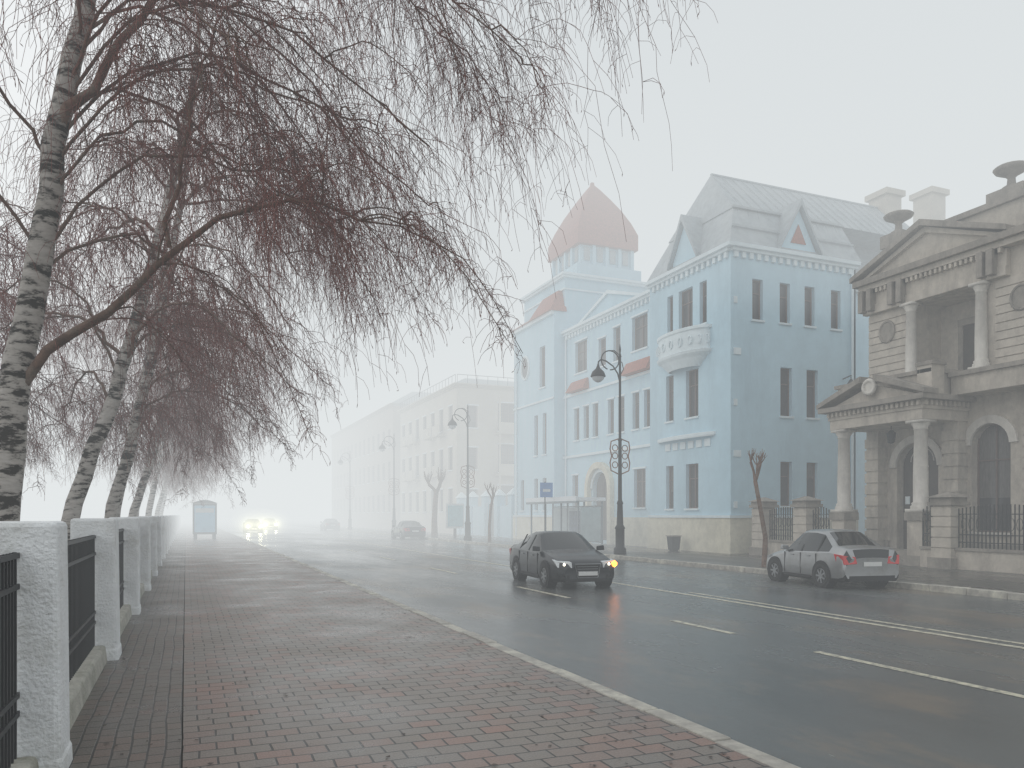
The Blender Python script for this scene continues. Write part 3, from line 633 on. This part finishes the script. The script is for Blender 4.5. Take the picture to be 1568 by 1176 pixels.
# ---------------------------------------------------------------- cars
M_tyre=mat('tyre',(.02,.02,.02),.8,.2,20); M_rim=mat('alloy',(.30,.31,.32),.35,.1,8,metal=.6)
M_cglass=mat('car_glass',(.012,.014,.016),.06,.3,2,spec=.5)
M_red=mat('tail_red',(.60,.02,.02),.2,.1,20,spec=.6); M_head=mat('headlight_clear',(.6,.62,.63),.15,.2,30,spec=.8)
M_plate=mat('number_plate',(.7,.7,.68),.5,.05,30); M_black=mat('black_plastic',(.016,.016,.018),.55,.2,20,spec=.3)
M_amber=emat('indicator_lit',(1,.24,.02),10); M_hlon=emat('headlamp_lit',(1,.93,.75),3)
def car(name,loc,rot,paintm,stn,wb,track,Lsc=1,lights=False):
    e=empty(name,loc,rot)
    b=MB(); secs=[]
    L=stn[-1][0]
    for (x,zb,zbelt,zt,w,wt) in stn:
        y=(L/2-x)*Lsc
        secs.append([(w*.90,y,zb),(w*.985,y,zb+.10),(w,y,zb+(zbelt-zb)*.5),(w*.985,y,zbelt-.03),(w*.955,y,zbelt),(wt+(w*.955-wt)*.12 if zt-zbelt>.2 else (w*.955+wt)/2,y,zbelt+(zt-zbelt)*.86),(wt*.86,y,zt-.008),(wt*.45,y,zt+.008),(0,y,zt+.014)])
    n=len(secs[0]); ring=[]
    for s in secs:
        full=[(-p[0],p[1],p[2]) for p in s][:-1]+[s[-1]]+[p for p in s[:-1]][::-1]
        ring.append(len(b.v)); b.v+=full
    m=2*n-1
    for i in range(len(secs)-1):
        for j in range(m-1):
            jj=j if j<n-1 else m-2-j
            tall0=stn[i][3]-stn[i][2]>.2; tall1=stn[i+1][3]-stn[i+1][2]>.2
            mi=0
            if jj==4 and (tall0 or tall1): mi=1
            if jj>=6 and (tall0!=tall1): mi=1
            if jj==0: mi=2
            b.f.append((ring[i]+j,ring[i]+j+1,ring[i+1]+j+1,ring[i+1]+j)); b.mi.append(mi)
    b.f.append(tuple(ring[0]+k for k in range(m))); b.mi.append(0)
    b.f.append(tuple(ring[-1]+k for k in range(m))[::-1]); b.mi.append(0)
    b.f.append(tuple([ring[i] for i in range(len(secs))]+[ring[i]+m-1 for i in reversed(range(len(secs)))])); b.mi.append(2)
    o=b.obj('body',[paintm,M_cglass,M_black],e,True)
    md=o.modifiers.new('bev','BEVEL'); md.width=.02; md.segments=2; md.limit_method='ANGLE'; md.angle_limit=math.radians(35)
    W=max(s[4] for s in stn)
    yf=(L/2-.86)*Lsc; wbL=wb*Lsc; yr=yf-wbL
    t=MB(); ri=MB(); ar=MB()
    def disc(mb,x0,x1,y,z,prof):
        k=24; i=len(mb.v)
        for r,xx in prof:
            for q in range(k):
                a=2*math.pi*q/k; mb.v.append((x0+(x1-x0)*xx,y+r*math.cos(a),z+r*math.sin(a)))
        for j in range(len(prof)-1):
            for q in range(k):
                q2=(q+1)%k; mb.f.append((i+j*k+q,i+j*k+q2,i+(j+1)*k+q2,i+(j+1)*k+q)); mb.mi.append(0)
        mb.f.append(tuple(i+(len(prof)-1)*k+q for q in range(k))); mb.mi.append(0)
    for y in (yf,yr):
        for s in (-1,1):
            disc(ar,s*(W-.25),s*(W+.004),y,.34,[(.375,0),(.375,1),(.36,1.0)])
            disc(t,s*(W-.24),s*(W+.012),y,.315,[(.29,0),(.315,.1),(.315,.9),(.295,1),(.22,1),(.2,.93)])
            disc(ri,s*(W-.1),s*(W+.0),y,.315,[(.2,.6),(.2,.95),(.185,1.12),(.175,.5),(.06,.55),(.05,1.1)])
            for q in range(7):
                a=2*math.pi*q/7; c,sn=math.cos(a),math.sin(a)
                p=lambda r,tw,xx:(s*xx,y+r*c-tw*sn,.315+r*sn+tw*c)
                ri.hexa([p(.04,-.025,W-.01),p(.19,-.02,W-.01),p(.19,.02,W-.01),p(.04,.025,W-.01),p(.04,-.025,W+.014),p(.19,-.02,W+.014),p(.19,.02,W+.014),p(.04,.025,W+.014)])
    ar.obj('wheel_arches',M_black,e); t.obj('tyres',M_tyre,e,True); ri.obj('rims',M_rim,e)
    F=L/2*Lsc
    hd=MB(); gr=MB(); pl=MB(); tl=MB(); bl=MB(); pa=MB(); ch=MB(); gp=MB()
    for s in (-1,1):
        hd.hexa([(s*.42,F+.008,.55),(s*.775,F-.10,.56),(s*.70,F-.35,.60),(s*.42,F-.25,.60),(s*.42,F-.035,.69),(s*.835,F-.24,.725),(s*.82,F-.42,.76),(s*.42,F-.3,.73)])
        bl.hexa([(s*.5,F+.016,.27),(s*.70,F-.03,.27),(s*.68,F-.2,.27),(s*.5,F-.1,.27),(s*.5,F+.016,.38),(s*.72,F-.04,.38),(s*.68,F-.2,.38),(s*.5,F-.1,.38)])
        tl.hexa([(s*.44,-F-.016,.66),(s*.80,-F+.0,.64),(s*.86,-F+.26,.70),(s*.44,-F+.2,.7),(s*.48,-F+.0,.84),(s*.84,-F+.05,.88),(s*.87,-F+.34,.91),(s*.48,-F+.2,.86)])
        pa.hexa([(s*(W-.06),yf-.62,.93),(s*(W+.14),yf-.60,.94),(s*(W+.14),yf-.50,.94),(s*(W-.06),yf-.48,.93),(s*(W-.06),yf-.62,1.05),(s*(W+.13),yf-.60,1.07),(s*(W+.13),yf-.52,1.07),(s*(W-.06),yf-.50,1.05)])
        for yy in (.25,-.65): ch.box(*sorted((s*(W-.01),s*(W+.018))),yy*Lsc,(yy+.17)*Lsc,.80,.825)
        bl.box(*sorted((s*(W-.02),s*(W+.006))),yr+.45,yf-.45,.24,.30)
        for yy in (.78,-.12,-.95): gp.box(*sorted((s*(W-.02),s*(W+.0035))),yy*Lsc-.006,yy*Lsc+.006,.32,.88)
        wt_=.58
        for yy in (-.12,-.98):
            gp.hexa([(s*(W*.955-.01),yy*Lsc-.03,.92),(s*(W*.955+.008),yy*Lsc-.03,.92),(s*(W*.955+.008),yy*Lsc+.03,.92),(s*(W*.955-.01),yy*Lsc+.03,.92),
                     (s*(wt_+.03),yy*Lsc-.03,1.34),(s*(wt_+.052),yy*Lsc-.03,1.34),(s*(wt_+.052),yy*Lsc+.03,1.34),(s*(wt_+.03),yy*Lsc+.03,1.34)])
    gr.hexa([(-.26,F+.012,.32),(.26,F+.012,.32),(.3,F-.1,.32),(-.3,F-.1,.32),(-.34,F+.004,.64),(.34,F+.004,.64),(.36,F-.15,.64),(-.36,F-.15,.64)])
    for k in range(4): ch.box(-.28,.28,F+.0-.002*k,F+.018-.003*k,.40+k*.06,.408+k*.06)
    ch.tube([(-.27,F+.018,.31),(.27,F+.018,.31),(.35,F+.006,.65),(-.35,F+.006,.65),(-.27,F+.018,.31)],.012,5)
    pl.box(-.26,.26,F+.02,F+.035,.36,.46); pl.box(-.26,.26,-F-.03,-F-.012,.60,.71)
    bl.box(-.6,.6,F-.08,F+.010,.2,.27); bl.box(-.66,.66,-F-.010,-F+.1,.22,.36)
    hd.obj('headlights',M_head,e,False,.01); gr.obj('grille',M_black,e); pl.obj('number_plates',M_plate,e); tl.obj('tail_lights',M_red,e,False,.01)
    bl.obj('lower_trim',M_black,e); pa.obj('mirrors',paintm,e,False,.02); ch.obj('chrome_trim',M_rim,e); gp.obj('panel_gaps_and_pillars',M_black,e)
    if lights:
        for s,r,m_ in ((-.60,.03,M_hlon),(.62,.03,M_hlon)):
            q=MB(); q.lathe(s,F-.04,[(.0,.60),(r,.62),(r*1.1,.65),(.0,.69)],10); q.obj('lit_headlamp',m_,e,True)
        q=MB(); q.lathe(-.78,F-.10,[(.0,.55),(.06,.60),(.07,.66),(.0,.73)],10); q.obj('lit_indicator',M_amber,e,True)
    return e
def stations(h=1.43,trunk=1.02):
    return [(0,.28,.48,.56,.62,.50),(.07,.2,.56,.66,.76,.60),(.3,.18,.66,.76,.84,.66),(.8,.18,.76,.86,.875,.70),(1.25,.18,.84,.93,.885,.72),(1.42,.18,.87,.97,.888,.70),
      (2.02,.18,.91,h-.04,.89,.58),(2.3,.18,.915,h,.89,.58),(2.8,.18,.925,h-.005,.89,.57),(3.2,.18,.935,h-.06,.888,.55),(3.8,.18,.95,trunk+.02,.88,.64),(4.25,.19,.93,trunk,.86,.66),(4.42,.22,.88,trunk-.06,.83,.62),(4.48,.3,.6,.80,.78,.56)]
M_p1=mat('black_car_paint',(.006,.008,.012),.3,.1,2,spec=.35,coat=.3)
M_p2=mat('silver_car_paint',(.34,.345,.35),.3,.08,2,metal=.65,coat=.5,dirt=(.20,.195,.18),dirtscale=2)
M_p3=mat('dark_car_paint',(.03,.035,.04),.3,.1,2,coat=.4)
car('black_car',(9.62,19.7,0),math.radians(174),M_p1,stations(),2.65,1.5,.95,lights=True)
car('silver_car',(16.25,16.55,0),math.radians(-9),M_p2,stations(1.5,1.08),2.6,1.5,.82)
car('dark_car',(16.1,60,0),math.radians(0),M_p3,stations(),2.65,1.5,1)
car('grey_car',(16.1,96,0),math.radians(0),M_p3,stations(),2.65,1.5,1)
M_hl=emat('oncoming_headlamp',(1,.94,.62),110)
def halo_mat(i,s):  # self-emitting volume, a glow put in for headlamp light scattered by mist
    m=bpy.data.materials.new('emissive_halo'); N,L=nt(m); N.remove(N['Principled BSDF'])
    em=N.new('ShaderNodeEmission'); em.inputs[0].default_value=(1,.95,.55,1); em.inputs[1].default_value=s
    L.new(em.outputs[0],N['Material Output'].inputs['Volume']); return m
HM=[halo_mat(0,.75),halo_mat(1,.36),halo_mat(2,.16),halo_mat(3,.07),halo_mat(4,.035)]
def oncoming(x,y):
    e=car('oncoming_car',(x,y,0),math.pi,M_p3,stations(),2.65,1.5,1)
    for s in (-.62,.62):
        q=MB(); q.lathe(0,0,[(.0,-.12),(.1,-.08),(.14,0),(.1,.08),(.0,.12)],12)
        o=q.obj('lit_headlamp',M_hl,e,True); o.location=(s,2.28,.68)
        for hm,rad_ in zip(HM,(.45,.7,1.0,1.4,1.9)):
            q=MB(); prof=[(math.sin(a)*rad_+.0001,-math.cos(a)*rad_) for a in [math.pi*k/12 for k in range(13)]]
            q.lathe(0,0,prof,20); o=q.obj('emissive_halo_around_headlamp',hm,e,True); o.location=(s,2.6,.75)  # nested glowing spheres added as the halo; the headlamp does not light them
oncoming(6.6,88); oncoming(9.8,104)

# ---------------------------------------------------------------- pollard street trees
def pollard(x,y,h,lean=0,s=1,seed=0,tk=.1):
    rg=random.Random(seed); B=Parts('pollarded_street_tree',(x,y,.15))
    b=B('trunk',M_limb,True)
    fork=np.array((-.32*lean,0.03,h*.72))
    b.tube([(0,0,0),(.04*lean,0,h*.25),(-.12*lean,0.05,h*.5),fork],[tk*1.15,tk*.95,tk*.85,tk*.8],10)
    for k in range(3):
        a=k*2.1+rg.uniform(-.4,.4)+.4; rr_=rg.uniform(.12,.26)*s
        e1=fork+np.array((rr_*math.cos(a),rr_*math.sin(a),h*rg.uniform(.08,.16))); 
        b.tube([fork-np.array((0,0,.05)),fork+(e1-fork)*.5+np.array((.03,0,0)),e1],[tk*.65,tk*.5,tk*.55],8)
        for q in range(5):
            a2=rg.uniform(0,6.28); l=rg.uniform(.18,.42)*s; sp=rg.uniform(.1,.55)
            p1=e1+np.array((l*sp*math.cos(a2),l*sp*math.sin(a2),l*.6)); p2=p1+np.array((l*sp*.4*math.cos(a2),l*sp*.4*math.sin(a2),l*.7))
            b.tube([e1,p1,p2],[tk*.28,tk*.2,tk*.1],5)
            for w_ in range(2):
                a3=a2+rg.uniform(-1,1); b.tube([p1,p1+np.array((.1*math.cos(a3),.1*math.sin(a3),rg.uniform(.08,.25)))*s],[tk*.1,.005],4)
    B.done()
pollard(17.9,21.0,4.0,1.1,1,1,.085); pollard(18.2,47.5,3.8,-.6,1.2,2,.1); pollard(18.6,61,5.0,-.5,2.6,4,.24)

# ---------------------------------------------------------------- birches
def sweep(P,R,sides=3,rng=None):
    N_,K,_=P.shape
    T=np.gradient(P,axis=1); T/=np.linalg.norm(T,axis=2,keepdims=True)+1e-9
    ref=rng.normal(size=(N_,1,3)); ref/=np.linalg.norm(ref,axis=2,keepdims=True)
    a=np.cross(T,np.broadcast_to(ref,T.shape)); a/=np.linalg.norm(a,axis=2,keepdims=True)+1e-6; b=np.cross(T,a)
    ang=2*np.pi*np.arange(sides)/sides
    V=P[:,:,None,:]+R[:,:,None,None]*(a[:,:,None,:]*np.cos(ang)[None,None,:,None]+b[:,:,None,:]*np.sin(ang)[None,None,:,None])
    idx=np.arange(N_*K*sides).reshape(N_,K,sides)
    nx=np.roll(idx,-1,axis=2)
    Fq=np.stack([idx[:,:-1],nx[:,:-1],nx[:,1:],idx[:,1:]],axis=-1).reshape(-1,4)
    return V.reshape(-1,3),Fq
def np_mesh(name,parts,m,parent):
    vs=[];fs=[];o=0
    for v,f in parts: vs.append(v); fs.append(f+o); o+=len(v)
    V=np.concatenate(vs).astype(np.float32); F_=np.concatenate(fs).astype(np.int32)
    me=bpy.data.meshes.new(name); me.vertices.add(len(V)); me.vertices.foreach_set('co',V.ravel())
    me.loops.add(F_.size); me.loops.foreach_set('vertex_index',F_.ravel())
    me.polygons.add(len(F_)); me.polygons.foreach_set('loop_start',np.arange(0,F_.size,4,dtype=np.int32)); 
    me.polygons.foreach_set('use_smooth',np.ones(len(F_),bool))
    me.materials.append(m); me.update(calc_edges=True); me.validate()
    ob=bpy.data.objects.new(name,me); COL.objects.link(ob); ob.parent=parent
    return ob
def resample(p,K):
    p=np.array(p,float); d=np.r_[0,np.cumsum(np.linalg.norm(np.diff(p,axis=0),axis=1))]; t=np.linspace(0,d[-1],K)
    return np.stack([np.interp(t,d,p[:,i]) for i in range(3)],axis=1)
ZX=[-12,-4,0,1,2.2,3.0,3.7,4.6,5.5,8]; ZZ=[2.9,2.9,3.2,3.5,4.0,4.6,5.5,6.6,7.6,9]
def birch(seed,trunk,trad,limbs,nstr,tr_=.0032,wx=0,sub=3,secn=6):
    rng=np.random.default_rng(seed)
    e=empty('birch_tree')
    tb=MB(); T=resample(trunk,26); T+=np.c_[rng.normal(0,.015,(26,2)),np.zeros(26)]
    tr=np.interp(np.linspace(0,1,26),np.linspace(0,1,len(trad)),trad); tb.tube(T,tr,12); tb.obj('trunk',M_bark,e,True)
    hosts=[];wood=MB()
    for L_ in limbs:
        p=resample(L_[0],14); p[1:]+=rng.normal(0,.035,(13,3)); r=np.linspace(L_[1],.008,14); wood.tube(p,r,6); hosts.append(p)
    H=list(hosts)
    for p in hosts:
        ln=np.linalg.norm(p[-1]-p[0])
        for k in range(int(secn*max(1,ln/2.5))):
            i=rng.integers(3,14); q0=p[i]; t=p[min(i,13)]-p[max(i-2,0)]; t=t/np.linalg.norm(t)
            a=rng.uniform(.4,1.3)*rng.choice([-1,1]); d=np.array((t[0]*math.cos(a)-t[1]*math.sin(a),t[0]*math.sin(a)+t[1]*math.cos(a),t[2]*.4+rng.uniform(-.1,.6)))
            l=rng.uniform(.7,2.0); s=np.linspace(0,1,9)[:,None]
            if q0[0]+wx>3.2: l*=.55
            q=q0+d*l*s+np.array((0,0,-1))*l*.75*s**2.3+np.cumsum(rng.normal(0,.025,(9,3)),axis=0)
            q[0]=q0; wood.tube(q,np.linspace(.011,.0035,9),4); H.append(resample(q,14))
    wood.obj('limbs',M_limb,e,True)
    HH=np.array(H); nH=len(HH)
    wgt=np.array([np.linalg.norm(np.diff(h,axis=0),axis=1).sum() for h in HH]); wgt/=wgt.sum()
    hi=rng.choice(nH,nstr,p=wgt); ti=rng.uniform(2,12.99,nstr); i0=ti.astype(int); fr=(ti-i0)[:,None]
    S=HH[hi,i0]*(1-fr)+HH[hi,i0+1]*fr; D=HH[hi,i0+1]-HH[hi,i0]; D/=np.linalg.norm(D,axis=1,keepdims=True)
    V=D*.75+rng.normal(0,.7,(nstr,3)); V[:,2]*=.6; V[:,2]+=.2
    Lh=rng.gamma(2.5,.38,nstr)+.2
    zm=np.interp(S[:,0]+wx,ZX,ZZ)+rng.exponential(.45,nstr); Lh=np.minimum(Lh,np.maximum(S[:,2]-zm,.12))
    K=11; s=np.linspace(0,1,K)[None,:,None]
    out=(1-np.exp(-2.2*s))*(.58*np.sqrt(Lh)[:,None,None])
    P=S[:,None,:]+V[:,None,:]*out+np.array((0,0,-1.0))*(Lh[:,None,None]*s**1.5)
    wob=np.cumsum(rng.normal(0,.020,(nstr,K,3)),axis=1); wob-=wob[:,:1]; P+=wob*(.6+Lh[:,None,None]*.6)
    ex=rng.normal(0,.10,(nstr,1,2))+np.array((.10,-.03)); P[:,:,:2]+=ex*s*Lh[:,None,None]
    rad=np.linspace(1.5,.75,K)[None,:]*tr_*np.ones((nstr,1)); parts=[sweep(P,rad,3,rng)]
    for k in range(sub):
        i=rng.integers(1,K-1,nstr); q0=P[np.arange(nstr),i]; a=rng.uniform(0,2*np.pi,nstr); l=rng.uniform(.12,.5,nstr)*np.minimum(1,.45+Lh*.45)
        d=np.stack([np.cos(a)*.75,np.sin(a)*.75,rng.uniform(-.7,.3,nstr)],1)
        ss=np.linspace(0,1,4)[None,:,None]
        Q=q0[:,None,:]+d[:,None,:]*l[:,None,None]*(1-(1-ss)**1.6)+np.array((0,0,-.7))*l[:,None,None]*ss**1.8+np.cumsum(rng.normal(0,.009,(nstr,4,3)),1)*ss
        parts.append(sweep(Q,np.linspace(.95,.7,4)[None,:]*tr_*np.ones((nstr,1)),3,rng))
        c=rng.random(nstr)<.3
        if c.any():
            E=Q[c,-1]; n_=len(E); cs=np.linspace(0,1,3)[None,:,None]; dd=np.array((0,0,-1.0))+rng.normal(0,.35,(n_,3))
            C=E[:,None,:]+dd[:,None,:]*.035*cs; parts.append(sweep(C,np.array([.6,2.1,.5])[None,:]*tr_*np.ones((n_,1)),3,rng))
    np_mesh('hanging_twigs',parts,M_twig,e)
    return e
def arc(s,en,rise):
    s=np.array(s,float); en=np.array(en,float); t=np.linspace(0,1,9)[:,None]
    return s+(en-s)*t+np.array((0,0,1.0))*rise*np.sin(np.pi*t**.8)
trk=[(-2.2,11.0,0.05),(-2.05,10.95,1.6),(-1.9,10.86,3.36),(-1.72,10.8,4.3),(-1.5,10.7,5.45),(-1.42,10.65,6.3),(-1.25,10.6,7.2),(-1.1,10.6,8.0),(-.85,10.5,10.2),(-.5,10.4,13)]
rad=[.21,.19,.17,.15,.13,.115,.1,.085,.05,.02]
def tp(z):
    a=np.array(trk); return (np.interp(z,a[:,2],a[:,0]),np.interp(z,a[:,2],a[:,1]),z)
limbs=[([(-1.95,10.9,3.2),(-1.6,10.7,3.72),(-.94,10.2,4.16),(-.52,9.96,4.5),(-.17,9.7,4.93),(.37,9.37,5.22),(.97,9.0,5.33),(1.57,8.77,5.3),(2.2,8.5,5.05)],.07),
 ([tp(6.4),(-1.2,10.5,6.7),(-.96,10.4,7.1),(-.68,10.3,7.5),(-.4,10.2,7.9),(.2,10,9),(.9,9.7,10)],.07),
 ([(-.17,9.7,4.93),(-.1,9.5,5.6),(.1,9.3,6.4),(.2,9.2,7.1),(.5,9,7.6)],.03)]
for z,en,r in ((6.0,(1.6,8.9,6.4),.9),(6.8,(2.6,8.7,6.1),1.4),(8,(3.5,8.2,7.1),1.6),(9,(4.3,7.4,8.2),1.4),(9.5,(4.0,6.7,8.4),1.5),(5.0,(1.9,9.6,5.3),1.1),(6.3,(2.9,9.8,5.9),1.4),
  (7.0,(.6,8.2,6.4),1),(7.5,(-.8,8.0,7),.9),(6,(-3.6,9.6,5.6),1),(5,(-4.2,12,5.5),1),(6.5,(1.6,12.5,5.6),1.2),(7.6,(3.2,12,6.6),1.4),
  (8.5,(2.0,7.8,7.6),1.5),(9.2,(2.9,9.4,7.9),1.5),(4.6,(.5,11.2,4.9),.7),(7.2,(1.3,10.8,6.4),1.3),(9.8,(-2.2,8.6,8.5),1),(10,(1,8,9),1),(5.6,(.9,9.4,5.6),.9)):
    limbs.append((arc(tp(z),en,r),.024))
birch(11,trk,rad,limbs,3500,.0025,sub=4)
def generic(seed,bx,by,nstr,tr_,lean=1.7,H=12.5,nl=15):
    r=random.Random(seed)
    trunk=[(0,0,.05),(.25*lean*.6,.0,2.0),(.5*lean,0,4.1),(.75*lean,-.1,5.8),(1.0*lean,-.1,7.9),(1.2*lean,0,10),(1.35*lean,0,H)]
    a=np.array(trunk)
    L_=[]
    for k in range(nl):
        z=r.uniform(3.6,9.5); an=r.gauss(0,1.4) ; R=r.uniform(2.0,4.4)
        s=(np.interp(z,a[:,2],a[:,0]),np.interp(z,a[:,2],a[:,1]),z)
        en=(s[0]+R*math.cos(an),s[1]+R*math.sin(an)*.9,z+r.uniform(-.5,.7))
        L_.append((arc(s,en,r.uniform(.4,1.4)),r.uniform(.022,.04)))
    return birch(seed,trunk,[.16,.14,.12,.1,.08,.06,.02],L_,nstr,tr_,wx=bx,sub=2,secn=4)
def place(e,x,y,rot=0,s=1): e.location=(x,y,.05); e.rotation_euler=(0,0,rot); e.scale=(s,s,s)
def dup(e,x,y,rot=0,s=1):
    n=empty('birch_tree')
    for c in e.children:
        o=bpy.data.objects.new(c.name.split('.')[0],c.data); COL.objects.link(o); o.parent=n
    place(n,x,y,rot,s)
g1=generic(21,-2.1,16,1500,.0035,1.9); place(g1,-2.15,16)
g2=generic(22,-1.9,20,1400,.004,1.5); place(g2,-1.8,20.3)
g3=generic(23,-2,26,1200,.005,1.3); place(g3,-2.1,25.5)
dup(g1,-2.0,31,.2,.98); dup(g2,-2.2,37,-.2,1.02); dup(g3,-1.9,43,.3,1); dup(g3,-2.2,50,-.3,1.03); dup(g2,-2.0,58,.3,1); dup(g3,-2.0,68,0,1)
dup(g3,-7.0,17,.6,1.0); dup(g3,-6.8,25,-.5,1.05); dup(g2,-7.2,35,.9,1)

# ---------------------------------------------------------------- fog (volumes that emit in place of scattered daylight) and light
def glowing_fog(name,x0,x1,y0,y1,z0,z1,sig,L_):
    m=bpy.data.materials.new(name); N,L=nt(m); N.remove(N['Principled BSDF']); out=N['Material Output']
    a=N.new('ShaderNodeVolumeAbsorption'); a.inputs['Color'].default_value=(0,0,0,1); a.inputs['Density'].default_value=sig
    e=N.new('ShaderNodeEmission'); e.inputs[0].default_value=(*L_,1); e.inputs[1].default_value=sig  # emission puts the scattered daylight into the volume itself and lights the scene
    s=N.new('ShaderNodeAddShader'); L.new(a.outputs[0],s.inputs[0]); L.new(e.outputs[0],s.inputs[1]); L.new(s.outputs[0],out.inputs['Volume'])
    b=MB(); b.box(x0,x1,y0,y1,z0,z1); o=b.obj(name,m); return o
glowing_fog('glowing_fog',-300,300,-200,29,-1,10.99,.0055,(.72,.76,.78))
glowing_fog('glowing_fog',-300,300,29.01,500,-1,10.99,.0245,(.79,.82,.825))
glowing_fog('glowing_fog',-300,4.99,-200,500,11,75,.026,(.90,.92,.925))  # stronger glow given to this side for a brighter sky and more light
glowing_fog('glowing_fog',5,300,-200,500,11,75,.026,(.73,.765,.775))
w=bpy.data.worlds.new('World'); sc.world=w; w.use_nodes=True; N=w.node_tree.nodes; L=w.node_tree.links
sk=N.new('ShaderNodeTexSky'); sk.sky_type='NISHITA'; sk.sun_disc=False; sk.sun_elevation=math.radians(38); sk.sun_rotation=math.radians(-60); sk.dust_density=4
L.new(sk.outputs[0],N['Background'].inputs[0]); N['Background'].inputs[1].default_value=.15
sd=bpy.data.lights.new('sun','SUN'); sd.energy=1.5; sd.angle=math.radians(25); sd.color=(1,.97,.93)
so=bpy.data.objects.new('sun',sd); COL.objects.link(so)
dirv=Vector((math.sin(math.radians(-60))*math.cos(math.radians(38)),math.cos(math.radians(-60))*math.cos(math.radians(38)),math.sin(math.radians(38))))
so.rotation_euler=dirv.to_track_quat('Z','Y').to_euler()
cd=bpy.data.cameras.new('camera'); cd.sensor_width=36; cd.lens=27.55; cd.shift_y=.1276; cd.clip_end=2000; cd.clip_start=.1
co=bpy.data.objects.new('camera',cd); COL.objects.link(co); co.location=(0,0,1.9); co.rotation_euler=(math.pi/2,0,-math.radians(22.6)); sc.camera=co
sc.view_settings.view_transform='Standard'; sc.view_settings.look='None'; sc.view_settings.exposure=0
